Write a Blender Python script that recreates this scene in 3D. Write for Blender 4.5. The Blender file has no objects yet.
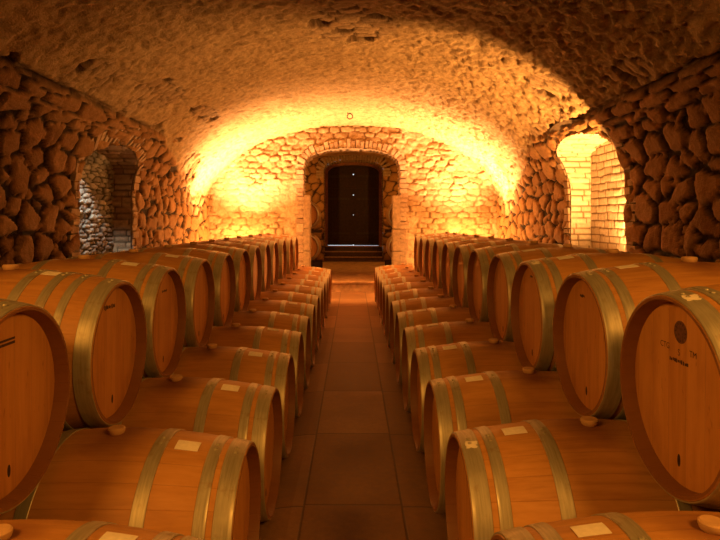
import bpy, bmesh, math, random
import numpy as np
from mathutils import Vector, Matrix

random.seed(7)
SC = bpy.context.scene
COL = SC.collection
PI = math.pi
R = math.radians
EYE = 1.405                      # eye height

# ------------------------------------------------------------------ helpers
def tag(o, label=None, cat=None, group=None, kind=None):
    if label: o['label'] = label
    if cat: o['category'] = cat
    if group: o['group'] = group
    if kind: o['kind'] = kind
    return o

def link(name, me, mat=None, parent=None, smooth=False):
    o = bpy.data.objects.new(name, me)
    COL.objects.link(o)
    if mat is not None:
        me.materials.clear(); me.materials.append(mat)
    if smooth:
        me.polygons.foreach_set('use_smooth', [True] * len(me.polygons))
    if parent is not None: o.parent = parent
    return o

def from_bm(name, bm, mat, parent=None, smooth=False):
    me = bpy.data.meshes.new(name)
    bmesh.ops.recalc_face_normals(bm, faces=bm.faces)
    bm.to_mesh(me); bm.free()
    return link(name, me, mat, parent, smooth)

def box(bm, x0, x1, y0, y1, z0, z1, jit=0.0):
    vs = []
    for x in (x0, x1):
        for y in (y0, y1):
            for z in (z0, z1):
                j = lambda: random.uniform(-jit, jit) if jit else 0.0
                vs.append(bm.verts.new((x + j(), y + j(), z + j())))
    for f in ((0, 1, 3, 2), (4, 6, 7, 5), (0, 4, 5, 1), (2, 3, 7, 6), (0, 2, 6, 4), (1, 5, 7, 3)):
        bm.faces.new([vs[i] for i in f])
    return vs

def empty(name, loc, rz=0):
    o = bpy.data.objects.new(name, None); COL.objects.link(o)
    o.location = loc; o.rotation_euler = (0, 0, rz); o.empty_display_size = .1
    return o

# ------------------------------------------------------------------ noise
def _hash(ix, iy, seed):
    h = (ix.astype(np.int64) * 374761393 + iy.astype(np.int64) * 668265263 + seed * 974711) & 0xFFFFFFFF
    h = ((h ^ (h >> 13)) * 1274126177) & 0xFFFFFFFF
    h = ((h ^ (h >> 15)) * 2246822519) & 0xFFFFFFFF
    return ((h ^ (h >> 16)) & 0xFFFFFF) / float(0xFFFFFF)

def vnoise(x, y, seed=0):
    ix = np.floor(x); iy = np.floor(y)
    fx = x - ix; fy = y - iy
    fx = fx * fx * fx * (fx * (fx * 6 - 15) + 10); fy = fy * fy * fy * (fy * (fy * 6 - 15) + 10)
    a = _hash(ix, iy, seed); b = _hash(ix + 1, iy, seed); c = _hash(ix, iy + 1, seed); d = _hash(ix + 1, iy + 1, seed)
    return (a + (b - a) * fx) * (1 - fy) + (c + (d - c) * fx) * fy * 1.0

def fbm(x, y, seed=0, oct=4):
    s = 0; a = .5; t = 0
    for o in range(oct):
        s = s + a * vnoise(x * 2 ** o + 17.3 * o, y * 2 ** o - 9.1 * o, seed + o); t += a; a *= .5
    return s / t

def sstep(a, b, x):
    t = np.clip((x - a) / (b - a), 0, 1)
    return t * t * (3 - 2 * t)

def stones(u, v, cu, cv, seed, jit=.75, warp=.06):
    """rubble masonry: (distance to the joint in metres, random number per stone)"""
    u = u + warp * (fbm(u * 3, v * 3, seed + 50, 3) - .5) * 2
    v = v + warp * (fbm(u * 3, v * 3, seed + 60, 3) - .5) * 2
    row = np.floor(v / cv)
    f1 = np.full(u.shape, 9.); f2 = np.full(u.shape, 9.); idx = np.zeros(u.shape); tilt = np.zeros(u.shape)
    asp = cu / cv
    for dj in (-2, -1, 0, 1, 2):
        r = row + dj
        off = .5 * np.mod(r, 2) + .35 * _hash(r, r * 0, seed + 5)
        c0 = np.floor(u / cu - off)
        for di in (-2, -1, 0, 1, 2):
            c = c0 + di
            pu = (c + off + .5 + jit * (_hash(c, r, seed) - .5)) * cu
            pv = (r + .5 + jit * .8 * (_hash(c, r, seed + 1) - .5)) * cv
            d = np.sqrt((u - pu) ** 2 + ((v - pv) * asp) ** 2) + .32 * cu * (_hash(c, r, seed + 2) - .5)
            lt = d < f1
            lt2 = (~lt) & (d < f2)
            f2 = np.where(lt, f1, np.where(lt2, d, f2))
            idx = np.where(lt, _hash(c, r, seed + 3), idx)
            tilt = np.where(lt, (u - pu) * (_hash(c, r, seed + 6) - .5) + (v - pv) * (_hash(c, r, seed + 7) - .5), tilt)
            f1 = np.where(lt, d, f1)
    return (f2 - f1) * .5 / (1 + .25 * (asp - 1)), idx, tilt

# ------------------------------------------------------------------ materials
def new_mat(name):
    m = bpy.data.materials.new(name); m.use_nodes = True
    nt = m.node_tree; nt.nodes.clear()
    out = nt.nodes.new('ShaderNodeOutputMaterial')
    b = nt.nodes.new('ShaderNodeBsdfPrincipled')
    nt.links.new(b.outputs[0], out.inputs[0])
    return m, nt, b

class NB:
    def __init__(s, nt): s.nt = nt
    def n(s, typ, **kw):
        nd = s.nt.nodes.new('ShaderNode' + typ)
        for k, v in kw.items(): setattr(nd, k, v)
        return nd
    def l(s, a, b): s.nt.links.new(a, b)
    def val(s, inp, v):
        if hasattr(v, 'links') or isinstance(v, bpy.types.NodeSocket): s.l(v, inp)
        else: inp.default_value = v
    def math(s, op, a, b=None, c=None):
        nd = s.n('Math', operation=op)
        s.val(nd.inputs[0], a)
        if b is not None: s.val(nd.inputs[1], b)
        if c is not None: s.val(nd.inputs[2], c)
        return nd.outputs[0]
    def mix(s, f, a, b, blend='MIX'):
        nd = s.n('Mix', data_type='RGBA', blend_type=blend)
        s.val(nd.inputs[0], f)
        s.val(nd.inputs[6], a if not isinstance(a, tuple) else (*a, 1)[:4]); s.val(nd.inputs[7], b if not isinstance(b, tuple) else (*b, 1)[:4])
        return nd.outputs[2]
    def noise(s, vec, scale, detail=4, rough=.55):
        nd = s.n('TexNoise'); s.l(vec, nd.inputs['Vector']); nd.inputs['Scale'].default_value = scale
        nd.inputs['Detail'].default_value = detail; nd.inputs['Roughness'].default_value = rough
        return nd.outputs['Fac']
    def ramp(s, f, stops):
        nd = s.n('ValToRGB'); s.l(f, nd.inputs[0])
        el = nd.color_ramp.elements
        while len(el) < len(stops): el.new(.5)
        for e, (p, c) in zip(el, stops): e.position = p; e.color = (*c, 1)
        return nd.outputs[0]
    def mapr(s, f, a, b, c, d):
        nd = s.n('MapRange'); s.l(f, nd.inputs[0])
        for i, v in enumerate((a, b, c, d)): nd.inputs[1 + i].default_value = v
        return nd.outputs[0]
    def bump(s, bsdf, h, strength, dist):
        nd = s.n('Bump'); nd.inputs['Strength'].default_value = strength; nd.inputs['Distance'].default_value = dist
        s.l(h, nd.inputs['Height']); s.l(nd.outputs[0], bsdf.inputs['Normal'])

def masonry(name, stone_lo, stone_hi, mortar, plaster, bump=.8):
    m, nt, b = new_mat(name); k = NB(nt)
    tc = k.n('TexCoord').outputs['Object']
    at = lambda nm: k.n('Attribute', attribute_name=nm).outputs['Fac']
    st, ti, pl = at('stone'), at('tint'), at('plaster')
    n1 = k.noise(tc, 3.0, 5); n2 = k.noise(tc, 22, 5, .65); n3 = k.noise(tc, 70, 3, .6)
    c = k.mix(ti, stone_lo, stone_hi)
    c = k.mix(k.mapr(n2, .35, .7, 0, .55), c, tuple(x * .62 for x in stone_lo))
    mo = k.mix(k.mapr(n2, .3, .7, 0, .6), mortar, tuple(x * 1.5 for x in mortar))
    c = k.mix(st, mo, c)
    pc = k.mix(k.mapr(n1, .3, .7, 0, 1), plaster, tuple(x * y for x, y in zip(plaster, (.78, .74, .68))))
    n4 = k.noise(tc, 9, 6, .7)
    pc = k.mix(k.mapr(n4, .46, .62, 0, .7), pc, tuple(x * y for x, y in zip(plaster, (.55, .50, .42))))
    pc = k.mix(k.mapr(n2, .52, .72, 0, .65), pc, tuple(x * .5 for x in plaster))
    c = k.mix(pl, c, pc)
    k.l(c, b.inputs['Base Color'])
    b.inputs['Roughness'].default_value = .92
    b.inputs['Specular IOR Level'].default_value = .15
    h = k.math('ADD', k.math('MULTIPLY', n2, 1.0), k.math('MULTIPLY', n3, .5))
    k.bump(b, h, bump, .02)
    return m

M_WALL = masonry('rubble_stone', (.235, .115, .040), (.35, .19, .078), (.022, .012, .006), (.43, .305, .16), 1.0)
M_VAULT = masonry('vault_plaster', (.27, .17, .085), (.42, .29, .155), (.10, .06, .03), (.43, .30, .155), 1.0)
M_END = masonry('coursed_stone', (.30, .185, .09), (.42, .29, .155), (.16, .09, .04), (.55, .42, .27), .8)
M_BRICK = masonry('old_brick', (.30, .19, .115), (.46, .34, .22), (.11, .075, .046), (.50, .40, .28), .7)
M_BRICK_LIT = masonry('lamplit_brick', (.55, .46, .34), (.72, .63, .50), (.16, .10, .05), (.60, .5, .36), .6)  # paler copy of the brick: the niche lamp's brightness put into the colour
M_SLATE = masonry('grey_stone', (.20, .19, .17), (.44, .40, .33), (.04, .036, .03), (.3, .28, .25), .8)

LB, RH, RB = .95, .292, .345           # barrel: length, head radius, bilge radius
def wood_stave():
    m, nt, b = new_mat('oak_staves'); k = NB(nt)
    tc = k.n('TexCoord').outputs['Object']
    sx = k.n('SeparateXYZ'); k.l(tc, sx.inputs[0])
    rnd = k.n('ObjectInfo').outputs['Random']
    ang = k.math('ARCTAN2', sx.outputs[1], sx.outputs[2])
    a = k.math('MULTIPLY', k.math('ADD', k.math('DIVIDE', ang, 2 * PI), .5), 27.0)
    a = k.math('ADD', a, .5)
    fl = k.math('FLOOR', a); fr = k.math('SUBTRACT', a, fl)
    wn = k.n('TexWhiteNoise', noise_dimensions='2D')
    cv = k.n('CombineXYZ'); k.l(fl, cv.inputs[0]); k.l(k.math('MULTIPLY', rnd, 91.0), cv.inputs[1])
    k.l(cv.outputs[0], wn.inputs['Vector'])
    # grain runs along x
    mp = k.n('Mapping'); k.l(tc, mp.inputs[0]); mp.inputs['Scale'].default_value = (3, 46, 46)
    k.l(k.math('MULTIPLY', rnd, 40.0), mp.inputs['Location'])
    g = k.noise(mp.outputs[0], 1.0, 6, .62)
    mp2 = k.n('Mapping'); k.l(tc, mp2.inputs[0]); mp2.inputs['Scale'].default_value = (3.2, 6, 6)
    k.l(k.math('MULTIPLY', rnd, 60.0), mp2.inputs['Location'])
    g2 = k.noise(mp2.outputs[0], 1.0, 5, .6)
    c = k.ramp(k.math('ADD', k.math('MULTIPLY', g, .85), k.math('MULTIPLY', wn.outputs['Value'], .15)),
               [(.25, (.36, .16, .04)), (.5, (.50, .24, .064)), (.75, (.59, .30, .09))])
    c = k.mix(k.mapr(g2, .52, .75, 0, .5), c, (.27, .105, .035))
    c = k.mix(k.mapr(rnd, 0, 1, 0, .28), c, (.32, .145, .045))
    # joints between the staves
    e = k.math('MINIMUM', fr, k.math('SUBTRACT', 1.0, fr))
    j = k.mapr(e, 0.0, .03, 1, 0)
    c = k.mix(k.math('MULTIPLY', j, .35), c, (.16, .07, .022))
    # wine stain round the bung hole
    dx = k.math('POWER', sx.outputs[0], 2.0); dy = k.math('POWER', k.math('MULTIPLY', sx.outputs[1], .8), 2.0)
    d = k.math('SQRT', k.math('ADD', dx, dy))
    d = k.math('ADD', d, k.math('MULTIPLY', k.math('SUBTRACT', g2, .5), .22))
    s = k.math('MULTIPLY', k.mapr(d, .03, .13, .75, 0), k.mapr(sx.outputs[2], .2, .3, 0, 1))
    c = k.mix(s, c, (.14, .04, .022))
    # the rim (end grain and the inside of the chime) is darker with age
    rr = k.math('SQRT', k.math('ADD', k.math('POWER', sx.outputs[1], 2.0), k.math('POWER', sx.outputs[2], 2.0)))
    rim = k.math('MULTIPLY', k.mapr(rr, RH - .006, RH - .002, .78, 0), k.mapr(k.math('ABSOLUTE', sx.outputs[0]), .38, .40, 0, 1))
    c = k.mix(rim, c, (.17, .062, .018))
    k.l(c, b.inputs['Base Color'])
    b.inputs['Roughness'].default_value = .5
    b.inputs['Specular IOR Level'].default_value = .3
    h = k.math('SUBTRACT', k.math('MULTIPLY', g, .5), k.math('MULTIPLY', j, .5))
    k.bump(b, h, .35, .004)
    return m

def wood_head():
    m, nt, b = new_mat('oak_head'); k = NB(nt)
    tc = k.n('TexCoord').outputs['Object']
    sx = k.n('SeparateXYZ'); k.l(tc, sx.inputs[0])
    rnd = k.n('ObjectInfo').outputs['Random']
    a = k.math('ADD', k.math('MULTIPLY', sx.outputs[1], 11.0), 20.37)
    fl = k.math('FLOOR', a); fr = k.math('SUBTRACT', a, fl)
    wn = k.n('TexWhiteNoise', noise_dimensions='2D')
    cv = k.n('CombineXYZ'); k.l(fl, cv.inputs[0]); k.l(k.math('MULTIPLY', rnd, 77.0), cv.inputs[1])
    k.l(cv.outputs[0], wn.inputs['Vector'])
    mp = k.n('Mapping'); k.l(tc, mp.inputs[0]); mp.inputs['Scale'].default_value = (30, 42, 3.4)
    k.l(k.math('MULTIPLY', rnd, 33.0), mp.inputs['Location'])
    g = k.noise(mp.outputs[0], 1.0, 6, .62)
    mp2 = k.n('Mapping'); k.l(tc, mp2.inputs[0]); mp2.inputs['Scale'].default_value = (8, 8, 3.5)
    k.l(k.math('MULTIPLY', rnd, 51.0), mp2.inputs['Location'])
    g2 = k.noise(mp2.outputs[0], 1.0, 4, .6)
    c = k.ramp(k.math('ADD', k.math('MULTIPLY', g, .8), k.math('MULTIPLY', wn.outputs['Value'], .2)),
               [(.22, (.40, .17, .04)), (.5, (.54, .25, .064)), (.78, (.62, .305, .09))])
    c = k.mix(k.mapr(g2, .55, .78, 0, .5), c, (.33, .13, .04))
    mp3 = k.n('Mapping'); k.l(tc, mp3.inputs[0]); mp3.inputs['Scale'].default_value = (60, 75, 22)
    k.l(k.math('MULTIPLY', rnd, 70.0), mp3.inputs['Location'])
    c = k.mix(k.mapr(k.noise(mp3.outputs[0], 1.0, 2, .5), .66, .78, 0, .6), c, (.25, .09, .025))
    e = k.math('MINIMUM', fr, k.math('SUBTRACT', 1.0, fr))
    j = k.mapr(e, 0.0, .03, 1, 0)
    c = k.mix(k.math('MULTIPLY', j, .3), c, (.2, .085, .026))
    k.l(c, b.inputs['Base Color'])
    b.inputs['Roughness'].default_value = .55
    b.inputs['Specular IOR Level'].default_value = .25
    k.bump(b, k.math('SUBTRACT', k.math('MULTIPLY', g, .4), j), .3, .003)
    return m

def steel():
    m, nt, b = new_mat('galvanised_hoop'); k = NB(nt)
    tc = k.n('TexCoord').outputs['Object']
    rnd = k.n('ObjectInfo').outputs['Random']
    mp = k.n('Mapping'); k.l(tc, mp.inputs[0]); mp.inputs['Scale'].default_value = (160, 9, 9)
    k.l(k.math('MULTIPLY', rnd, 20.0), mp.inputs['Location'])
    g = k.noise(mp.outputs[0], 1.0, 4, .6)
    n = k.noise(tc, 14, 5, .6)
    c = k.ramp(g, [(.3, (.36, .32, .22)), (.7, (.54, .49, .36))])
    c = k.mix(k.mapr(n, .58, .72, 0, .6), c, (.26, .15, .07))
    k.l(c, b.inputs['Base Color'])
    b.inputs['Metallic'].default_value = .55
    k.l(k.mapr(n, .3, .7, .38, .58), b.inputs['Roughness'])
    k.bump(b, g, .12, .002)
    return m

def plain(name, col, rough=.7, metal=0.0, var=.25, scale=20, bump=.2):
    m, nt, b = new_mat(name); k = NB(nt)
    tc = k.n('TexCoord').outputs['Object']
    n = k.noise(tc, scale, 4)
    c = k.mix(k.mapr(n, .3, .7, 0, 1), tuple(x * (1 - var) for x in col), tuple(min(1, x * (1 + var)) for x in col))
    k.l(c, b.inputs['Base Color'])
    b.inputs['Roughness'].default_value = rough; b.inputs['Metallic'].default_value = metal
    b.inputs['Specular IOR Level'].default_value = .3
    if bump: k.bump(b, n, bump, .01)
    return m

def floor_mat():
    m, nt, b = new_mat('floor_slabs'); k = NB(nt)
    tc = k.n('TexCoord').outputs['Object']
    sx = k.n('SeparateXYZ'); k.l(tc, sx.inputs[0])
    X, Y = sx.outputs[0], sx.outputs[1]
    # columns: the middle one .5 m wide, slabs .97 m long; side columns offset
    cx = k.math('MULTIPLY', k.math('ADD', X, .243), 1 / .486)
    ci = k.math('FLOOR', cx); cf = k.math('SUBTRACT', cx, ci)
    yy = k.math('ADD', k.math('DIVIDE', Y, .97), k.math('MULTIPLY', k.math('ABSOLUTE', ci), .02))
    yy = k.math('ADD', yy, .03)
    yi = k.math('FLOOR', yy); yf = k.math('SUBTRACT', yy, yi)
    ex = k.math('MULTIPLY', k.math('MINIMUM', cf, k.math('SUBTRACT', 1.0, cf)), .486)
    ey = k.math('MULTIPLY', k.math('MINIMUM', yf, k.math('SUBTRACT', 1.0, yf)), .97)
    n1 = k.noise(tc, 2.2, 5); n2 = k.noise(tc, 26, 5, .65); n3 = k.noise(tc, 110, 3, .6)
    e = k.math('ADD', k.math('MINIMUM', ex, ey), k.math('MULTIPLY', k.math('SUBTRACT', n2, .5), .006))
    j = k.mapr(e, .002, .008, 1, 0)
    wn = k.n('TexWhiteNoise', noise_dimensions='2D')
    cv = k.n('CombineXYZ'); k.l(ci, cv.inputs[0]); k.l(yi, cv.inputs[1]); k.l(cv.outputs[0], wn.inputs['Vector'])
    c = k.ramp(k.math('ADD', k.math('MULTIPLY', n2, .7), k.math('MULTIPLY', wn.outputs['Value'], .3)),
               [(.25, (.16, .08, .034)), (.55, (.26, .138, .06)), (.8, (.35, .20, .095))])
    c = k.mix(k.mapr(n1, .45, .7, 0, .45), c, (.15, .075, .035))
    c = k.mix(k.math('MULTIPLY', j, .75), c, (.06, .04, .027))
    k.l(c, b.inputs['Base Color'])
    k.l(k.mapr(n2, .3, .7, .5, .75), b.inputs['Roughness'])
    b.inputs['Specular IOR Level'].default_value = .3
    k.bump(b, k.math('SUBTRACT', k.math('ADD', k.math('MULTIPLY', n2, .5), k.math('MULTIPLY', n3, .25)), j), .35, .006)
    return m

M_STAVE = wood_stave(); M_HEAD = wood_head(); M_STEEL = steel(); M_FLOOR = floor_mat()
M_BUNG = plain('bung_silicone', (.55, .33, .16), .6, 0, .12, 30, .05)
M_PAPER = plain('paper', (.78, .70, .58), .85, 0, .08, 60, .05)
M_INK = plain('brand_ink', (.055, .025, .018), .8, 0, .2, 60, 0)
M_INK2 = plain('emblem_ink', (.13, .055, .03), .8, 0, .3, 90, 0)
M_HOLE = plain('tap_plug_wood', (.03, .014, .008), .9, 0, .2, 60, 0)
M_IRON = plain('wrought_iron', (.05, .035, .026), .55, .6, .25, 40, .3)
M_DOOR = plain('dark_door_wood', (.026, .011, .007), .6, 0, .4, 14, .3)
M_FRAME = plain('door_frame_wood', (.20, .08, .035), .6, 0, .3, 12, .3)
M_STEP = plain('step_stone', (.06, .032, .018), .25, 0, .3, 18, .4)
M_POST = plain('dressed_stone', (.26, .175, .10), .85, 0, .25, 16, .5)

# ------------------------------------------------------------------ the shell of the cellar
A, B, Z0 = 2.95, 1.60, 1.75          # vault: half width, rise, springing height
Y0, Y1 = -4.0, 11.80
ZB = 2.57                            # where rubble wall gives way to plastered vault

def profile(n_arc=330):
    pts = []
    zs = np.concatenate([np.linspace(0, .7, 6)[:-1], np.arange(.7, Z0 + .001, .022)])
    for z in zs[:-1]: pts.append((-A, z))
    # arc sampled by roughly equal length
    t = np.linspace(0, PI, 6000)
    ax, az = -A * np.cos(t), Z0 + B * np.sin(t)
    L = np.concatenate([[0], np.cumsum(np.hypot(np.diff(ax), np.diff(az)))])
    for s in np.linspace(0, L[-1], n_arc):
        pts.append((np.interp(s, L, ax), np.interp(s, L, az)))
    for z in zs[::-1][1:]: pts.append((A, z))
    return np.array(pts)

PR = profile()
SP = np.concatenate([[0], np.cumsum(np.hypot(np.diff(PR[:, 0]), np.diff(PR[:, 1])))])
TX = np.gradient(PR[:, 0], SP); TZ = np.gradient(PR[:, 1], SP)
NL = np.hypot(TX, TZ); NX, NZ = TZ / NL, -TX / NL          # points into the room
mid = len(PR) // 2
IL = int(np.argmin(np.abs(PR[:mid, 1] - ZB) + (PR[:mid, 1] < Z0) * 9))
IR = len(PR) - 1 - IL
SL, SR = SP[IL], SP[IR]
YS = np.concatenate([np.arange(Y0, .99, .10), np.arange(1.0, 3.99, .05), np.arange(4.0, Y1 + .001, .0225)])
YS[-1] = Y1

def wall_x(z):
    return A if z <= Z0 else A * math.sqrt(max(0, 1 - ((z - Z0) / B) ** 2))

S2, Y2 = np.meshgrid(SP, YS, indexing='ij')
X2 = np.repeat(PR[:, 0][:, None], len(YS), 1)
inwall = (S2 < SL) | (S2 > SR)
side = np.minimum(S2 - SL, SR - S2)                       # >0 on the vault: distance from the ledge
# --- rubble of the side walls
d1, t1, k1 = stones(Y2, S2, .325, .215, 11, .9, .03)
d1 = d1 + .012 * (fbm(Y2 * 9, S2 * 9, 4, 3) - .5)
m1 = sstep(.022, .033, d1)
h1 = (.040 * sstep(.017, .038, d1) + .006 * sstep(.03, .10, d1)) + (.016 * (t1 - .5) + .14 * k1) * m1
d2, t2, _ = stones(Y2, S2, .11, .10, 31, .8, .02)
m2 = sstep(.008, .016, d2) * (1 - m1) * (t2 > .55)
h2 = .026 * sstep(.006, .022, d2) * m2
# flat long stones just under the ledge
d3, t3, _ = stones(Y2, S2, .52, .12, 71, .5, .03)
band = sstep(-.24, -.20, side) * (side < 0) * (1 - sstep(6.9, 7.8, Y2))
m3 = sstep(.010, .022, d3); h3 = .045 * sstep(.006, .03, d3) + .02 * (t3 - .5)
hw = np.maximum(h1, h2); mw = np.maximum(m1, m2); tw = np.where(m2 > m1, t2, t1)
hw = hw * (1 - band) + h3 * band; mw = mw * (1 - band) + m3 * band; tw = np.where(band > .5, t3, tw)
hw = hw + .014 * (fbm(Y2 * 14, S2 * 14, 3, 3) - .5) * mw + .02 * (fbm(Y2 * 7, S2 * 7, 8, 3) - .5)
# --- the vault
def bump2(xc, yc, rx, ry, Xa=None):
    return np.exp(-(((X2 - xc) / rx) ** 2 + ((Y2 - yc) / ry) ** 2) ** 1.5)
lop = fbm(Y2 * 1.1 + 40, S2 * 1.1, 21, 3)
rough = fbm(Y2 * 9, S2 * 9, 22, 4); fine = fbm(Y2 * 24, S2 * 24, 23, 3)
hp = .06 * (lop - .5) + .026 * (rough - .5) * (.6 + .8 * (X2 > 0)) + .055 * (fine - .5) * (.6 + .7 * sstep(0, 1.5, X2)) + .05 * (fbm(Y2 * 15, S2 * 15, 27, 3) - .5) * (.5 + .8 * sstep(0, 1.8, X2)) + .02 * (fbm(Y2 * 3.2, S2 * 3.2, 26, 2) - .5)
hp = hp - .016 * sstep(.64, .76, fbm(Y2 * 15 + 9, S2 * 15, 24, 3))          # pits
pm = (1.0 * bump2(-.06, 5.75, .50, .62) + .95 * bump2(-2.12, 6.5, .20, .55) + .9 * bump2(-2.05, 8.1, .16, .7)
      + .95 * bump2(2.10, 6.2, .20, .55) + .5 * bump2(-2.35, 5.2, .25, .4) + .5 * bump2(2.3, 5.0, .2, .5) + .45 * bump2(-1.3, 4.9, .3, .3))
pm = pm + .9 * (fbm(Y2 * 1.9, S2 * 1.9, 33, 4) - .5) + .25 * (fbm(Y2 * 9, S2 * 9, 34, 3) - .5)
pm = pm + .40 * sstep(.55, .0, side) * (fbm(Y2 * 1.3 + 7, S2 * 1.3, 35, 2) > .42)
pm = sstep(.42, .58, pm)
d4, t4, k4 = stones(S2, Y2, .21, .12, 43, .6, .03)
m4 = sstep(.004, .013, d4) * (t4 > .16)
h4 = -.020 + .024 * sstep(.003, .018, d4) * (t4 > .16) + .012 * (t4 - .5) + .15 * k4 - .06 * (t4 <= .16)
hc = hp * (1 - pm) + (h4 + .012 * (fine - .5)) * pm
# ledge between the two
crack = np.exp(-((side + .01 * (fbm(Y2 * 3, S2 * 0, 44, 2) - .5) * 4) / .022) ** 2) * sstep(.30, .5, fbm(Y2 * 1.6, S2 * 0 + np.sign(X2) * 5, 45, 3) + .12)
drift = sstep(7.6, 11.2, Y2) * .85 + .35 * (fbm(Y2 * 1.7, S2 * 1.7, 46, 3) - .5) * sstep(7.0, 8.2, Y2)
w = sstep(-.05, .05, side + drift)
crack = crack * (1 - sstep(6.9, 8.0, Y2))
D = hw * (1 - w) + hc * w - .055 * crack
D = D * sstep(-0.1, .05, D + 1)  # no-op keeps the type
ST = mw * (1 - w) + m4 * w
TI = np.where(w > .5, t4, tw)
PL = np.clip(w * (1 - pm), 0, 1)
ST = np.clip(ST * (1 - crack), 0, 1)
PL = np.clip(PL * (1 - crack), 0, 1)

PX = PR[:, 0][:, None] + NX[:, None] * D
PZ = PR[:, 1][:, None] + NZ[:, None] * D

def grid_mesh(name, P, attrs, mat, keep=None, parent=None):
    ni, nj = P.shape[:2]
    idx = np.arange(ni * nj).reshape(ni, nj)
    q = np.stack([idx[:-1, :-1], idx[1:, :-1], idx[1:, 1:], idx[:-1, 1:]], -1)
    if keep is not None: q = q[keep]
    q = q.reshape(-1, 4)
    used = np.unique(q); remap = -np.ones(ni * nj, int); remap[used] = np.arange(len(used))
    me = bpy.data.meshes.new(name)
    V = P.reshape(-1, 3)[used]
    me.from_pydata(V.tolist(), [], remap[q].tolist())
    for nm, arr in attrs.items():
        a = me.attributes.new(nm, 'FLOAT', 'POINT')
        a.data.foreach_set('value', np.ascontiguousarray(arr.reshape(-1)[used], dtype=np.float32))
    return link(name, me, mat, parent, True)

# niches: (y0, y1, spring height, apex height, sill)
NICHE_L = (6.18, 7.68, 2.04, 2.33, .45)
NICHE_R = (6.20, 7.82, 2.26, 2.47, .45)
def niche_top(y, N):
    c, hw_ = (N[0] + N[1]) / 2, (N[1] - N[0]) / 2
    t = np.clip(np.abs(y - c) / hw_, 0, 1)
    return N[2] + (N[3] - N[2]) * np.sqrt(1 - t ** 2)
def cut(i0, i1, N):
    yc = (Y2[i0:i1 - 1, :-1] + Y2[i0:i1 - 1, 1:]) / 2
    zc = (PR[i0:i1 - 1, 1] + PR[i0 + 1:i1, 1])[:, None] / 2 + 0 * yc
    inside = (yc > N[0]) & (yc < N[1]) & (zc > N[4]) & (zc < niche_top(yc, N))
    return ~inside

def shell(name, i0, i1, keep=None, mat=None):
    P = np.stack([PX[i0:i1], Y2[i0:i1], PZ[i0:i1]], -1)
    return tag(grid_mesh(name, P, {'stone': ST[i0:i1], 'tint': TI[i0:i1], 'plaster': PL[i0:i1]}, mat or M_WALL, keep), kind='structure')
wl = shell('wall_left', 0, IL + 1, cut(0, IL + 1, NICHE_L))
shell('ceiling', IL, IR + 1, None, M_VAULT)
wr = shell('wall_right', IR, len(SP), cut(IR, len(SP), NICHE_R))

# ---- niches: reveal, back wall and a surround of brick
def brick_field(u, v, cu, cv, seed, warp=.008):
    v = v + warp * (fbm(u * 4, v * 4, seed, 2) - .5) * 2
    row = np.floor(v / cv); fv = v / cv - row
    off = _hash(row, row * 0, seed) * .9
    wv = cu * (.75 + .5 * _hash(row, row * 0 + 3, seed))
    c = np.floor(u / wv + off); fu = u / wv + off - c
    d = np.minimum(np.minimum(fu, 1 - fu) * wv, np.minimum(fv, 1 - fv) * cv)
    return d, _hash(c, row, seed + 2)

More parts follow.
